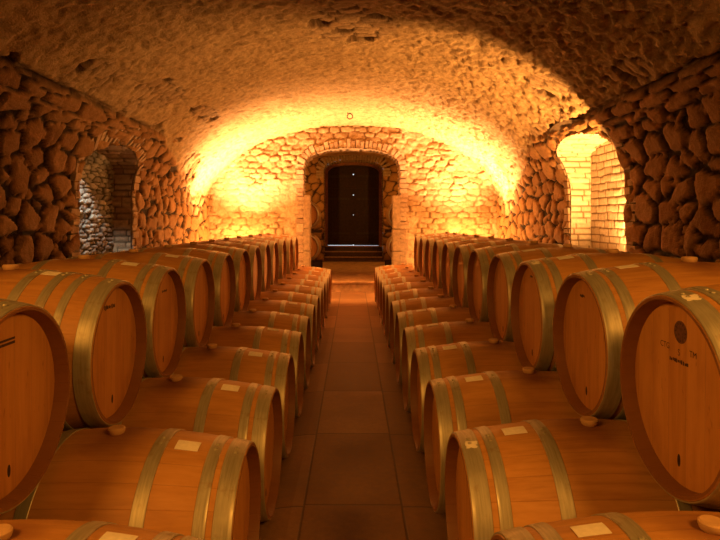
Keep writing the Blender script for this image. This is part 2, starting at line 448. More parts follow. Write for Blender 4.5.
def niche(side, N, depth, wall, mat, seed, bh, rel):
    sg = -1 if side == 'left' else 1
    # back wall
    ys = np.arange(N[0] - .30, N[1] + 1.2, .014); zs = np.arange(N[4] - .05, N[3] + .40, .014)
    YY, ZZ = np.meshgrid(ys, zs, indexing='ij')
    if side == 'left': d, t, _ = stones(YY, ZZ, .19, bh, seed, .6, .025); d = d * .8
    else: d, t = brick_field(YY, ZZ, .26, bh, seed, .012)
    m_ = sstep(.004, .012, d + .006 * (fbm(YY * 20, ZZ * 20, seed, 2) - .5))
    hgt = rel * m_ + rel * (t - .5) * m_ + rel * .9 * (fbm(YY * 15, ZZ * 15, seed + 1, 3) - .5)
    xb = A + depth
    P = np.stack([sg * (xb - hgt), YY, ZZ], -1)
    o = grid_mesh('niche_back', P, {'stone': m_, 'tint': t, 'plaster': m_ * 0}, mat, None, wall)
    # reveal: jambs and soffit as one strip following the outline
    out = [(N[0], N[4])]
    for z in np.arange(N[4] + .02, N[2], .02): out.append((N[0], z))
    for a in np.linspace(0, PI, 70):
        c, hw_ = (N[0] + N[1]) / 2, (N[1] - N[0]) / 2
        out.append((c - hw_ * math.cos(a), N[2] + (N[3] - N[2]) * math.sin(a)))
    for z in np.arange(N[2] - .02, N[4], -.02): out.append((N[1], z))
    out.append((N[1], N[4]))
    out = np.array(out)
    so = np.concatenate([[0], np.cumsum(np.hypot(np.diff(out[:, 0]), np.diff(out[:, 1])))])
    ty = np.gradient(out[:, 0], so); tz = np.gradient(out[:, 1], so); nl = np.hypot(ty, tz)
    ny, nz = tz / nl, -ty / nl                           # towards the opening
    xs = np.linspace(0, 1, 26)
    SS, QQ = np.meshgrid(so, xs, indexing='ij')
    xw = np.array([wall_x(z) for z in out[:, 1]])[:, None] + .0
    XX = (xw - .02) * (1 - QQ) + (xb + .02) * QQ
    d, t = brick_field(XX + 5, SS, .24, .075, seed + 9, .006)
    m_ = sstep(.004, .011, d)
    hgt = .020 * m_ + .018 * (t - .5) * m_ + .01 * (fbm(XX * 20, SS * 20, seed + 3, 3) - .5)
    hgt = hgt + .012
    P = np.stack([sg * XX, out[:, 0][:, None] + ny[:, None] * hgt, out[:, 1][:, None] + nz[:, None] * hgt], -1)
    grid_mesh('niche_reveal', P, {'stone': m_, 'tint': t, 'plaster': m_ * 0}, M_BRICK if side == 'left' else M_BRICK_LIT, None, wall)
    # brick surround in the wall face
    bm = bmesh.new()
    def brick(y, z, ang, ln, wd):
        x = wall_x(z)
        vs = box(bm, -.10, .036 + random.uniform(-.014, .014), -wd / 2, wd / 2, 0, ln, .006)
        M4 = Matrix.Translation((0, y, z)) @ Matrix.Rotation(ang, 4, 'X')
        for v_ in vs:
            p = M4 @ v_.co
            v_.co = (sg * (wall_x(max(0, p.z)) - p.x), p.y, p.z)
    random.seed(seed)
    z = .55
    while z < N[2] - .03:
        hh = random.uniform(.055, .085)
        for yb, s_ in ((N[0], 1), (N[1], -1)):
            ln = random.uniform(.10, .20)
            brick(yb - s_ * .0, z + hh / 2, s_ * PI / 2, ln, hh)
        z += hh + .014
    c, hw_ = (N[0] + N[1]) / 2, (N[1] - N[0]) / 2
    nb = 21
    for i in range(nb if side == 'left' else 0):
        a = PI * (i + .5) / nb
        y, zz = c - hw_ * math.cos(a), N[2] + (N[3] - N[2]) * math.sin(a)
        dy, dz = -math.cos(a) * (N[3] - N[2]), math.sin(a) * hw_
        brick(y, zz, -math.atan2(dy, dz), random.uniform(.10, .21), random.uniform(.045, .065))
    nbr = len(bm.verts)
    prev = None                                          # bed of mortar the bricks sit in
    for i in range(0, len(out), 2):
        y_, z_ = out[i]; oy, oz = -ny[i], -nz[i]
        ring = []
        for e_, p_ in ((-.012, .022), (.13, .022), (.13, -.14), (-.012, -.14)):
            yy, zz = y_ + oy * e_, z_ + oz * e_
            ring.append(bm.verts.new((sg * (wall_x(max(0, zz)) - p_), yy, zz)))
        if prev:
            for k_ in range(4): bm.faces.new((prev[k_], ring[k_], ring[(k_ + 1) % 4], prev[(k_ + 1) % 4]))
        prev = ring
    me_o = from_bm('brick_surround', bm, M_BRICK, wall)
    me = me_o.data
    for nm in ('stone', 'tint', 'plaster'):
        at = me.attributes.new(nm, 'FLOAT', 'POINT')
        if nm == 'stone': at.data.foreach_set('value', (np.arange(len(me.vertices)) < nbr).astype(np.float32))
        if nm == 'tint':
            at.data.foreach_set('value', np.repeat(np.random.RandomState(seed).rand(len(me.vertices) // 8 + 1), 8)[:len(me.vertices)].astype(np.float32))
    # sill
    bm = bmesh.new(); box(bm, min(sg * (A - .02), sg * (xb + .05)), max(sg * (A - .02), sg * (xb + .05)), N[0] - .1, N[1] + .1, N[4] - .1, N[4])
    from_bm('niche_sill', bm, M_STEP, wall)
    return o

niche('left', NICHE_L, .24, wl, M_SLATE, 101, .058, .026)
niche('right', NICHE_R, .25, wr, M_BRICK_LIT, 202, .095, .006)

# ---- end wall with the arched opening
YE = 11.75
OA, OC = 0.985, -.025                     # half width and centre of the opening
OZS, OZT = 2.46, 2.91
def arch_top(x, c, a, zs_, zt, p=2.4):
    t = np.clip(np.abs(x - c) / a, 0, 1)
    return zs_ + (zt - zs_) * (1 - t ** p) ** (1 / p)
xs = np.arange(-3.12, 3.121, .021); zs = np.arange(0, 3.47, .021)
XX, ZZ = np.meshgrid(xs, zs, indexing='ij')
d, t, tl = stones(XX, ZZ, .27, .115, 301, .42, .04)
m_ = sstep(.006, .018, d)
hgt = .022 * sstep(.003, .022, d) + .022 * (t - .5) * m_ + .10 * tl * m_ + .034 * (fbm(XX * 11, ZZ * 11, 302, 4) - .5) + .03 * (fbm(XX * 2.5, ZZ * 2.5, 303, 3) - .5)
sm = sstep(.50, .62, fbm(XX * 1.6, ZZ * 1.6, 304, 3)) * .7      # patches smeared with mortar
hgt = hgt * (1 - .6 * sm)
P = np.stack([XX, YE - hgt, ZZ], -1)
xc = (XX[:-1, :-1] + XX[1:, 1:]) / 2; zc = (ZZ[:-1, :-1] + ZZ[1:, 1:]) / 2
inside = (np.abs(xc - OC) < OA + .01) & (zc < arch_top(xc, OC, OA + .01, OZS, OZT + .01))
we = tag(grid_mesh('wall_back', P, {'stone': m_, 'tint': t, 'plaster': sm}, M_END, ~inside), kind='structure')

def outline(c, a, zs_, zt, zbot, n=80, step=.03):
    ns_ = max(4, int(round(2.2 / step)))
    out = [(c - a, z) for z in np.linspace(zbot, zs_ - .01, ns_)]
    for q in np.linspace(0, PI, n):
        p = 2.4
        cx, sx_ = math.cos(q), math.sin(q)
        out.append((c - a * math.copysign(abs(cx) ** (2 / p), cx), zs_ + (zt - zs_) * max(0, sx_) ** (2 / p)))
    out += [(c + a, z) for z in np.linspace(zbot, zs_ - .01, ns_)[::-1]]
    out = np.array(out)
    return out

def tunnel(name, out0, y0, out1, y1, ny_, mat, bl, bh, seed, parent=None, amp=.02):
    """a strip of masonry following an outline from y0 to y1"""
    so = np.concatenate([[0], np.cumsum(np.hypot(np.diff(out0[:, 0]), np.diff(out0[:, 1])))])
    tx = np.gradient(out0[:, 0], so); tz = np.gradient(out0[:, 1], so); nl = np.hypot(tx, tz) + 1e-9
    nx, nz = tz / nl, -tx / nl
    q = np.linspace(0, 1, ny_)
    SS, QQ = np.meshgrid(so, q, indexing='ij'); YY = y0 + (y1 - y0) * QQ
    d, t = brick_field(YY + 3, SS, bl, bh, seed, .012) if bl < .3 else stones(YY, SS, bl, bh, seed, .8, .05)[:2]
    m_ = sstep(.004, .014, d)
    hg = amp * m_ + amp * .8 * (t - .5) * m_ + .014 * (fbm(YY * 10, SS * 10, seed, 3) - .5)
    OX = out0[:, 0][:, None] * (1 - QQ) + out1[:, 0][:, None] * QQ
    OZ = out0[:, 1][:, None] * (1 - QQ) + out1[:, 1][:, None] * QQ
    P = np.stack([OX + nx[:, None] * hg, YY, OZ + nz[:, None] * hg], -1)
    return grid_mesh(name, P, {'stone': m_, 'tint': t, 'plaster': m_ * 0}, mat, None, parent)

o0 = outline(OC, OA, OZS, OZT, 0.0)
YP0 = 12.25
tunnel('arch_reveal', o0, YE - .06, o0, YP0, 30, M_BRICK, .24, .07, 311, we)
# voussoirs and quoins round the opening
bm = bmesh.new()
random.seed(5)
ov = outline(OC, OA, OZS, OZT, 0.25, 400, .01)
sl = np.concatenate([[0], np.cumsum(np.hypot(np.diff(ov[:, 0]), np.diff(ov[:, 1])))])
s = .03
while s < sl[-1] - .03:
    wd = random.uniform(.06, .09)
    x, z = np.interp(s, sl, ov[:, 0]), np.interp(s, sl, ov[:, 1])
    x2, z2 = np.interp(s + .03, sl, ov[:, 0]), np.interp(s + .03, sl, ov[:, 1])
    nrm = Vector((-(z2 - z), 0, (x2 - x))).normalized()
    if x < OC and z < OZS: nrm = Vector((-1, 0, 0))
    if x > OC and z < OZS: nrm = Vector((1, 0, 0))
    tan = Vector((nrm.z, 0, -nrm.x))
    ln = random.uniform(.09, .18)
    vs = box(bm, -.012, ln, -.03 + random.uniform(-.012, .012), .10, -wd / 2, wd / 2, .005)
    for v_ in vs:
        p = v_.co.copy()
        v_.co = Vector((x, YE - .012, z)) + nrm * p.x + tan * p.z + Vector((0, p.y, 0))
    s += wd + .013
o = from_bm('arch_surround', bm, M_BRICK, we)
for nm in ('stone', 'tint', 'plaster'):
    at_ = o.data.attributes.new(nm, 'FLOAT', 'POINT')
    if nm == 'stone': at_.data.foreach_set('value', np.ones(len(o.data.vertices), np.float32))
    if nm == 'tint': at_.data.foreach_set('value', np.repeat(np.random.RandomState(9).rand(len(o.data.vertices) // 8), 8).astype(np.float32))

# stone jambs standing in the opening
for nm, x0, x1 in (('trim_1', -1.0, -.86), ('trim_2', .80, .96)):
    bm = bmesh.new()
    z = .2
    for hh in (.62, .45, .68):
        box(bm, x0, x1, YE - .075, YE + .22, z, z + hh - .008, .006); z += hh
    bmesh.ops.bevel(bm, geom=list(bm.edges), offset=.012, segments=2, affect='EDGES')
    tag(from_bm(nm, bm, M_POST), kind='structure')

# ---- floors: they fall a little towards both rows
DROP_L, DROP_R = -.045, -.012
bm = bmesh.new()
pf = [(-3.1, -.05), (-.72, DROP_L), (-.30, 0), (.30, 0), (.72, DROP_R), (3.1, -.02)]
for (xa, za), (xb_, zb_) in zip(pf, pf[1:]):
    bm.faces.new([bm.verts.new(p) for p in ((xa, Y0, za), (xb_, Y0, zb_), (xb_, YE + .1, zb_), (xa, YE + .1, za))])
bmesh.ops.remove_doubles(bm, verts=bm.verts, dist=1e-5)
tag(from_bm('floor', bm, M_FLOOR), kind='structure')
# raised floor of the passage: a sloping slab with a worn nosing
YI = 16.0
bm = bmesh.new()
zr = lambda y: .205 + (y - 11.7) * .0232
n = 24
rows = []
for i in range(n + 1):
    x = -1.9 + 3.8 * i / n
    j = random.uniform(-.012, .012)
    rows.append([bm.verts.new(p) for p in ((x, 11.70 + random.uniform(-.006, .006), -.02), (x, 11.70 + random.uniform(-.006, .006), .165), (x, 11.655 + j, .17), (x, 11.652 + j, .200),
                                          (x, 11.70, .207), (x, 16.0, zr(16.0)), (x, 17.2, zr(17.2)))])
for a_, b_ in zip(rows, rows[1:]):
    for k_ in range(len(a_) - 1): bm.faces.new((a_[k_], b_[k_], b_[k_ + 1], a_[k_ + 1]))
M_PFLOOR = plain('worn_paving', (.36, .21, .10), .6, 0, .3, 9, .4)
o = from_bm('floor', bm, M_PFLOOR); tag(o, kind='structure')

# ---- passage behind the arch
pw = 1.72
po0 = outline(-.02, pw, 2.35, 3.15, .1)
po1 = outline(-.02, pw, 2.45, 3.30, .1)
tag(tunnel('ceiling', po0, YP0 - .02, po1, YI + .1, 150, M_WALL, .34, .26, 401, None, .04), kind='structure')
# back of the end wall (closes the passage towards the cellar)
def plate(name, y, xr, zr_, op, mat, seed, cell, sgn=-1):
    xs = np.arange(xr[0], xr[1], .028); zs = np.arange(zr_[0], zr_[1], .028)
    XX, ZZ = np.meshgrid(xs, zs, indexing='ij')
    d, t, tl = stones(XX, ZZ, cell[0], cell[1], seed, .8, .04); m_ = sstep(.006, .024, d)
    hg = .045 * sstep(.004, .05, d) + .012 * (fbm(XX * 12, ZZ * 12, seed, 3) - .5)
    P = np.stack([XX, y + sgn * hg, ZZ], -1)
    keep = None
    if op:
        xc = (XX[:-1, :-1] + XX[1:, 1:]) / 2; zc = (ZZ[:-1, :-1] + ZZ[1:, 1:]) / 2
        keep = ~((np.abs(xc - op[0]) < op[1]) & (zc < arch_top(xc, *op)))
    return tag(grid_mesh(name, P, {'stone': m_, 'tint': t, 'plaster': m_ * 0}, mat, keep), kind='structure')
plate('wall_back', YP0 - .01, (-2, 2), (0, 3.4), (OC, OA + .02, OZS, OZT + .02), M_WALL, 411, (.3, .24), 1)
DC, DA, DZS, DZT = .012, .83, 2.80, 3.13      # inner doorway
plate('wall_back', YI, (-2, 2), (0, 3.6), (DC, DA - .014, DZS, DZT - .014), M_WALL, 421, (.30, .25))
YD = 16.72
od = outline(DC, DA - .005, DZS, DZT - .005, .1)
o = tunnel('trim_3', od, YI - .05, od, YD + .3, 36, M_BRICK, .24, .075, 431, None, .014)
tag(o, kind='structure')
bm = bmesh.new()
ovd = outline(DC, DA, DZS, DZT, 2.62, 300, .01)
sl = np.concatenate([[0], np.cumsum(np.hypot(np.diff(ovd[:, 0]), np.diff(ovd[:, 1])))])
s = .02
while s < sl[-1] - .02:
    x, z = np.interp(s, sl, ovd[:, 0]), np.interp(s, sl, ovd[:, 1])
    x2, z2 = np.interp(s + .03, sl, ovd[:, 0]), np.interp(s + .03, sl, ovd[:, 1])
    nrm = Vector((-(z2 - z), 0, (x2 - x))).normalized()
    tan = Vector((nrm.z, 0, -nrm.x))
    vs = box(bm, -.012, random.uniform(.18, .22), -.05, .08, -.03, .03, .004)
    for v_ in vs:
        p = v_.co.copy(); v_.co = Vector((x, YI - .03, z)) + nrm * p.x + tan * p.z + Vector((0, p.y, 0))
    s += .074
o2 = from_bm('arch_surround', bm, M_POST, o)

# three steps up to the door
M_NOSE = plain('sheen_nosing', (.30, .17, .085), .35, 0, .3, 18, .2)  # pale strip colour stands in for daylight sheen on the step edges
st = empty('stone_steps', (DC, 16.02, zr(16.02)))
tag(st, 'flight of three dark stone steps below the arched wooden door', 'steps')
zb = zr(16.02)
for i in range(3):
    bm = bmesh.new()
    y0 = .03 + i * .24
    box(bm, -.826, .826, y0, y0 + .30 if i < 2 else 1.0, i * .14 - (.004 if i else .02), (i + 1) * .14 - .002, .004)
    bmesh.ops.bevel(bm, geom=list(bm.edges), offset=.012, segments=2, affect='EDGES')
    o = from_bm('step', bm, M_STEP, st)
    bm = bmesh.new(); box(bm, -.80, .80, y0 - .02, y0 + .05, (i + 1) * .14 - .030, (i + 1) * .14 + .002, .002)
    from_bm('nosing', bm, M_NOSE, o)['label'] = 'nosing with a pale painted sheen'
ZD = zb + 3 * .14

# the door: frame, two leaves of vertical boards, cover strip with three peep holes, strap hinges
door = empty('door_1', (DC, YD, ZD)); tag(door, kind='structure')
bm = bmesh.new()
fo = outline(0, DA + .04, DZS - ZD, DZT + .04 - ZD, -.40, 60, .05)
fi = outline(0, DA - .095, DZS - ZD, DZT - .095 - ZD, -.40, 60, .05)
nn = min(len(fo), len(fi))
fo, fi = fo[:nn], fi[:nn]
prev = None
for (a_, b_) in zip(fo, fi):
    ring = [bm.verts.new(p) for p in ((a_[0], -.12, a_[1]), (b_[0], -.12, b_[1]), (b_[0], .06, b_[1]), (a_[0], .06, a_[1]))]
    if prev:
        for k_ in range(4): bm.faces.new((prev[k_], ring[k_], ring[(k_ + 1) % 4], prev[(k_ + 1) % 4]))
    prev = ring
from_bm('door_frame', bm, M_FRAME, door)
W = DA - .086
def leaf_top(x):
    return float(arch_top(np.array(x), 0, DA - .08, DZS - ZD, DZT - .08 - ZD))
for sg in (-1, 1):
    bm = bmesh.new(); gap_ = .013 if sg < 0 else .008
    nb = 5; x = .016
    bw = (W - .016) / nb
    for i in range(nb):
        xa, xb_ = .016 + i * bw + .003, .016 + (i + 1) * bw - .003
        vs = box(bm, sg * xa, sg * xb_, .0, .045, gap_, 1.0)
        for v_ in vs:
            if v_.co.z > .5: v_.co.z = leaf_top(v_.co.x) 
    # the boards are backed by one solid sheet so that no daylight shows between them
    sheet = []
    q = np.linspace(.016, W, 14)
    lo_ = [bm.verts.new((sg * x, .046, gap_)) for x in q]; hi_ = [bm.verts.new((sg * x, .046, leaf_top(x))) for x in q]
    for k_ in range(len(q) - 1): bm.faces.new((lo_[k_], lo_[k_ + 1], hi_[k_ + 1], hi_[k_]))
    lf = from_bm('door_leaf', bm, M_DOOR, door)
    for zz in (.35, 1.35, 2.0):
        bm = bmesh.new()
        box(bm, sg * .10, sg * W, -.012, 0.0, zz - .03, zz + .03)
        from_bm('strap_hinge', bm, M_IRON, lf)
    bm = bmesh.new()
    for zz in (.2, .75, 1.7):
        box(bm, sg * .03, sg * (W - .02), -.022, -.0005, zz - .055, zz + .055)
    from_bm('ledge_board', bm, M_DOOR, lf)
# cover strip with three holes: it is built in lengths that leave the holes free
holes = [EYE + (222 - v) * YD / 580 - ZD for v in (174.5, 195, 215)]
holes = sorted(holes)
bm = bmesh.new()
z = .028
for hz_, hr in zip(holes, (.009, .013, .016)):
    box(bm, -.03, .03, -.02, .012, z, hz_ - hr)
    box(bm, -.03, -hr, -.02, .012, hz_ - hr, hz_ + hr); box(bm, hr, .03, -.02, .012, hz_ - hr, hz_ + hr)
    z = hz_ + hr
box(bm, -.03, .03, -.02, .012, z, leaf_top(0))
from_bm('cover_strip', bm, M_DOOR, door)

# front end of the cellar, behind the photographer
plate('wall_front', Y0 + .02, (-3.2, 3.2), (0, 3.6), None, M_WALL, 501, (.38, .3), 1)

# iron ring in the crown of the vault
ring = empty('iron_ring', (-.075, 10.35, 3.375))
tag(ring, 'small iron ring hanging from the crown of the bright vault', 'ring')
bm = bmesh.new()
def torus(bm, c, Rr, r, ax='y', n=28, m=8, a0=0, a1=2 * PI):
    rr = []
    for i in range(n):
        a = a0 + (a1 - a0) * i / n
        lst = []
        for j in range(m):
            b_ = 2 * PI * j / m
            q = Rr + r * math.cos(b_)
            lst.append(bm.verts.new((c[0] + q * math.cos(a), c[1] + r * math.sin(b_), c[2] + q * math.sin(a))))
        rr.append(lst)
    for i in range(n):
        for j in range(m):
            bm.faces.new((rr[i][j], rr[(i + 1) % n][j], rr[(i + 1) % n][(j + 1) % m], rr[i][(j + 1) % m]))
torus(bm, (.02, 0, -.085), .048, .009)
from_bm('ring', bm, M_IRON, ring, True)
bm = bmesh.new()
torus(bm, (0, 0, -.022), .022, .008)
box(bm, -.012, .012, -.012, .012, -.005, .06)
from_bm('eye_bolt', bm, M_IRON, ring, True)

# ------------------------------------------------------------------ barrels
LB, RH, RB = .95, .292, .345
def rad(x): return RB - (RB - RH) * (abs(x) / (LB / 2)) ** 1.9
NSEG = 72
def lathe(pts, n=NSEG, close=False):
    bm = bmesh.new()
    rings = []
    for (x, r) in pts:
        rings.append([bm.verts.new((x, r * math.sin(2 * PI * i / n), r * math.cos(2 * PI * i / n))) for i in range(n)])
    pairs = list(zip(rings, rings[1:])) + ([(rings[-1], rings[0])] if close else [])
    for a_, b_ in pairs:
        for i in range(n):
            bm.faces.new((a_[i], a_[(i + 1) % n], b_[(i + 1) % n], b_[i]))
    return bm
def mesh_of(name, bm, mat, smooth=True):
    me = bpy.data.meshes.new(name)
    bmesh.ops.recalc_face_normals(bm, faces=bm.faces); bm.to_mesh(me); bm.free()
    me.materials.append(mat)
    if smooth:
        me.polygons.foreach_set('use_smooth', [True] * len(me.polygons))
        bmm = bmesh.new(); bmm.from_mesh(me)
        for e in bmm.edges:
            if len(e.link_faces) == 2 and e.calc_face_angle(0) > R(32): e.smooth = False
        bmm.to_mesh(me); bmm.free()
    return me
REC = .042                              # how far the head is let in
def stave_mesh():
    h = LB / 2; th = .021
    p = [(-h + REC + .02, RH - th - .004), (-h + .012, RH - th + .004), (-h, RH - .013), (-h, RH - .003), (-h + .004, RH)]
    p += [(x, rad(x)) for x in np.linspace(-h + .02, h - .02, 30)]
    p += [(h - .004, RH), (h, RH - .003), (h, RH - .013), (h - .012, RH - th + .004), (h - REC - .02, RH - th - .004)]
    return mesh_of('staves', lathe(p), M_STAVE)
def head_mesh(sx_):
    x = sx_ * (LB / 2 - REC)
    r = RH - .019
    bm = bmesh.new()
    n = NSEG
    rings = []
    for rr, xx in ((r + .004, x - sx_ * .012), (r, x - sx_ * .003), (r - .010, x), (r * .6, x), (r * .25, x)):
        rings.append([bm.verts.new((xx, rr * math.sin(2 * PI * i / n), rr * math.cos(2 * PI * i / n))) for i in range(n)])
    for a_, b_ in zip(rings, rings[1:]):
        for i in range(n): bm.faces.new((a_[i], a_[(i + 1) % n], b_[(i + 1) % n], b_[i]))
    bm.faces.new(rings[-1])
    return mesh_of('head', bm, M_HEAD)
def hoop_mesh(x0, x1):
    t = .0035
    xs_ = np.linspace(x0, x1, 5)
    p = [(x, rad(x) - .002) for x in xs_][::-1]
    o_ = [(x0, rad(x0) + t * .6), (x0 + .0015, rad(x0) + t)] + [(x, rad(x) + t) for x in xs_[1:-1]] + [(x1 - .0015, rad(x1) + t), (x1, rad(x1) + t * .6)]
    return mesh_of('hoop', lathe(p + o_, NSEG, True), M_STEEL)
def patch_mesh(name, x0, x1, half, lift, mat, jag=0.0):
    """a piece of paper or plate lying on the curved top of the barrel"""
    bm = bmesh.new()
    nx_, na = 5, 9
    g = []
    for i in range(nx_):
        row = []
        for j in range(na):
            x = x0 + (x1 - x0) * i / (nx_ - 1)
            a = (-half + 2 * half * j / (na - 1)) / RB
            if jag and (i in (0, nx_ - 1) or j in (0, na - 1)): x += random.uniform(-jag, jag); a += random.uniform(-jag, jag) / RB
            r = rad(x) + lift
            row.append(bm.verts.new((x, r * math.sin(a), r * math.cos(a))))
        g.append(row)
    fs = []
    for i in range(nx_ - 1):
        for j in range(na - 1): fs.append(bm.faces.new((g[i][j], g[i + 1][j], g[i + 1][j + 1], g[i][j + 1])))
    r_ = bmesh.ops.extrude_face_region(bm, geom=fs)
    for v_ in r_['geom']:
        if isinstance(v_, bmesh.types.BMVert):
            rr = math.hypot(v_.co.y, v_.co.z); k_ = (rr - .0012) / rr
            v_.co.y *= k_; v_.co.z *= k_
    return mesh_of(name, bm, mat, False)
def bung_mesh():
    bm = lathe([(0, .0001), (0, .024), (.002, .0265), (.014, .0310), (.021, .0305), (.0245, .026), (.0245, .0001)], 28)
    bmesh.ops.rotate(bm, verts=bm.verts, cent=(0, 0, 0), matrix=Matrix.Rotation(-PI / 2, 3, 'Y'))
    bmesh.ops.translate(bm, verts=bm.verts, vec=(0, 0, RB - .004))
    return mesh_of('bung', bm, M_BUNG)
def rivet_mesh(x, a):
    bm = bmesh.new()
    bmesh.ops.create_uvsphere(bm, u_segments=12, v_segments=6, radius=.0075)
    for v_ in bm.verts: v_.co.z *= .55
    r = rad(x) + .0045
    bmesh.ops.transform(bm, verts=bm.verts, matrix=Matrix.Rotation(-a, 4, 'X') @ Matrix.Translation((x, 0, r)))
    return mesh_of('rivet', bm, M_STEEL)
def head_face(pts_list, mat, name, depth=.0012):
    """flat marks lying on the aisle head: lists of (y, z) outlines"""
    bm = bmesh.new()
    x = -(LB / 2 - REC) - .0004
    for pts in pts_list:
        f = [bm.verts.new((x, y, z)) for y, z in pts]; b_ = [bm.verts.new((x + depth, y, z)) for y, z in pts]
        bm.faces.new(f); bm.faces.new(b_[::-1])
        for i in range(len(pts)): bm.faces.new((f[i], f[(i + 1) % len(pts)], b_[(i + 1) % len(pts)], b_[i]))
    return mesh_of(name, bm, mat, False)

ME_ST = stave_mesh(); ME_H0 = head_mesh(-1); ME_H1 = head_mesh(1); ME_BG = bung_mesh()
HX = [(-.472, -.412), (-.392, -.352), (-.205, -.160)]
ALL = HX + [(-b_, -a_) for a_, b_ in HX[::-1]]
ME_HP = [hoop_mesh(a_, b_) for a_, b_ in ALL]
HX8 = [(-.472, -.412), (-.350, -.318), (-.272, -.235), (-.165, -.125)]
ME_HP8 = [hoop_mesh(a_, b_) for a_, b_ in HX8 + [(-b_, -a_) for a_, b_ in HX8[::-1]]]
ME_LB = patch_mesh('paper_label', -.315, -.235, .030, .0022, M_PAPER)
ME_LB8 = patch_mesh('paper_label', -.232, -.168, .030, .0022, M_PAPER)
ME_SC = patch_mesh('paper_scrap', -.455, -.420, .022, .0052, M_PAPER, .006)
ell = lambda cy, cz, ry, rz_, n=16: [(cy + ry * math.cos(2 * PI * i / n), cz + rz_ * math.sin(2 * PI * i / n)) for i in range(n)]
ME_TAP = head_face([ell(.0, -.20, .008, .019)], M_HOLE, 'tap_plug')
HX_MESH = {}

def make_barrel(eight=False, rivets=False):
    """a barrel lying along x, its aisle end at -x; the origin is on its axis"""
    t = empty('wine_barrel', (0, 0, 0))
    def ch(name, me, par=None):
        o = bpy.data.objects.new(name, me); COL.objects.link(o); o.parent = par or t
        return o
    ch('staves', ME_ST)
    ch('head', ME_H0); ch('head', ME_H1)
    hoops = [ch('hoop', m) for m in (ME_HP8 if eight else ME_HP)]
    if rivets:
        for hp, (a_, b_) in zip(hoops, HX8 if eight else HX):
            for ang in (-.05, .05):
                key = (round((a_ + b_) / 2, 3), ang)
                if key not in HX_MESH: HX_MESH[key] = rivet_mesh(*key)
                rv = ch('rivet', HX_MESH[key], hp)
                rv['label'] = 'small round rivet head'
    ch('bung', ME_BG)['label'] = 'pale round bung'
    ch('paper_label', ME_LB8 if eight else ME_LB)['label'] = 'off-white paper label'
    ch('tap_plug', ME_TAP)['label'] = 'dark oval plug low on the head'
    return t

def dup(src):
    r = src.copy(); COL.objects.link(r)
    for c in src.children:
        d = c.copy(); COL.objects.link(d); d.parent = r
        for g in c.children:
            e = g.copy(); COL.objects.link(e); e.parent = d
    return r

PROTO = {}
def barrel(side, xh, y, z, label, group, eight=False, rivets=False, roll=None):
    key = (eight, rivets)
    if key not in PROTO:
        b_ = PROTO[key] = make_barrel(*key)
    else:
        b_ = dup(PROTO[key])
    sg = 1 if side == 'R' else -1
    b_.location = (sg * (xh + LB / 2), y, z)
    roll_ = random.uniform(-.02, .02)
    b_.rotation_euler = (roll_, 0, (0 if sg > 0 else PI) + random.uniform(-.012, .012))
    for c in b_.children:
        stem = c.name.split('.')[0]
        if stem == 'paper_label':
            c.rotation_euler.x = sg * (.10 + random.uniform(-.06, .10))
        if stem == 'hoop':
            for g in c.children: g.rotation_euler.x = sg * .14
            c.rotation_euler.x = 0
    tag(b_, label, 'barrel', group)
    return b_

ORD = ['first', 'second', 'third', 'fourth', 'fifth', 'sixth', 'seventh', 'eighth', 'ninth', 'tenth', 'eleventh', 'twelfth', 'thirteenth']
GRP = 'oak wine barrels stacked along the aisle'
SIDE = {'L': 'on the grey-stone niche side', 'R': 'on the bright brick niche side'}
S = .7105
ZL, ZU = RB, RB + .56
ZL = {'L': RB + DROP_L, 'R': RB + DROP_R}; ZU = {'L': RB + DROP_L + .56, 'R': RB + DROP_R + .56}
BR = {}
XUR = [.932, .942, .935, .958] + [.955] * 7
XUL = [.988, .972, .99, .987, .982, .98, .985, .985, .985, .96, .94, .925]
for k_ in range(12):
    y = 1.735 + S * k_
    lab = f'oak barrel, {ORD[k_]} from the front in the upper row {SIDE["L"]}'
    if k_ == 0: lab = 'big oak barrel cut by the frame, two dark stencilled lines across its head'
    if k_ == 1: lab = 'oak barrel with four steel hoops at its aisle end and a small slanting brand'
    BR['UL', k_] = barrel('L', XUL[k_], y, ZU['L'], lab, GRP, eight=(k_ == 1), rivets=(k_ < 3))
for k_ in range(11):
    y = 1.735 + S * k_
    lab = f'oak barrel, {ORD[k_]} from the front in the upper row {SIDE["R"]}'
    if k_ == 0: lab = 'big oak barrel with a round dark emblem and stamped letters on its head'
    BR['UR', k_] = barrel('R', XUR[k_], y, ZU['R'], lab, GRP, rivets=(k_ < 3))
for k_ in range(13):
    for sd, xh in (('L', .378), ('R', .376)):
        y = 1.38 + S * k_ + (.02 if k_ == 0 and sd == 'L' else 0)
        lab = f'oak barrel, {ORD[k_]} from the front in the floor row {SIDE[sd]}'
        if k_ == 0: lab = f'oak barrel cut off by the picture bottom, floor row {SIDE[sd]}'
        b_ = BR['L' + sd, k_] = barrel(sd, xh, y, ZL[sd], lab, GRP, rivets=(k_ < 4))
        if k_ == 0:
            for c in b_.children:
                if c.name.startswith('paper_label'): c.rotation_euler.x = (1 if sd == 'R' else -1) * -.10

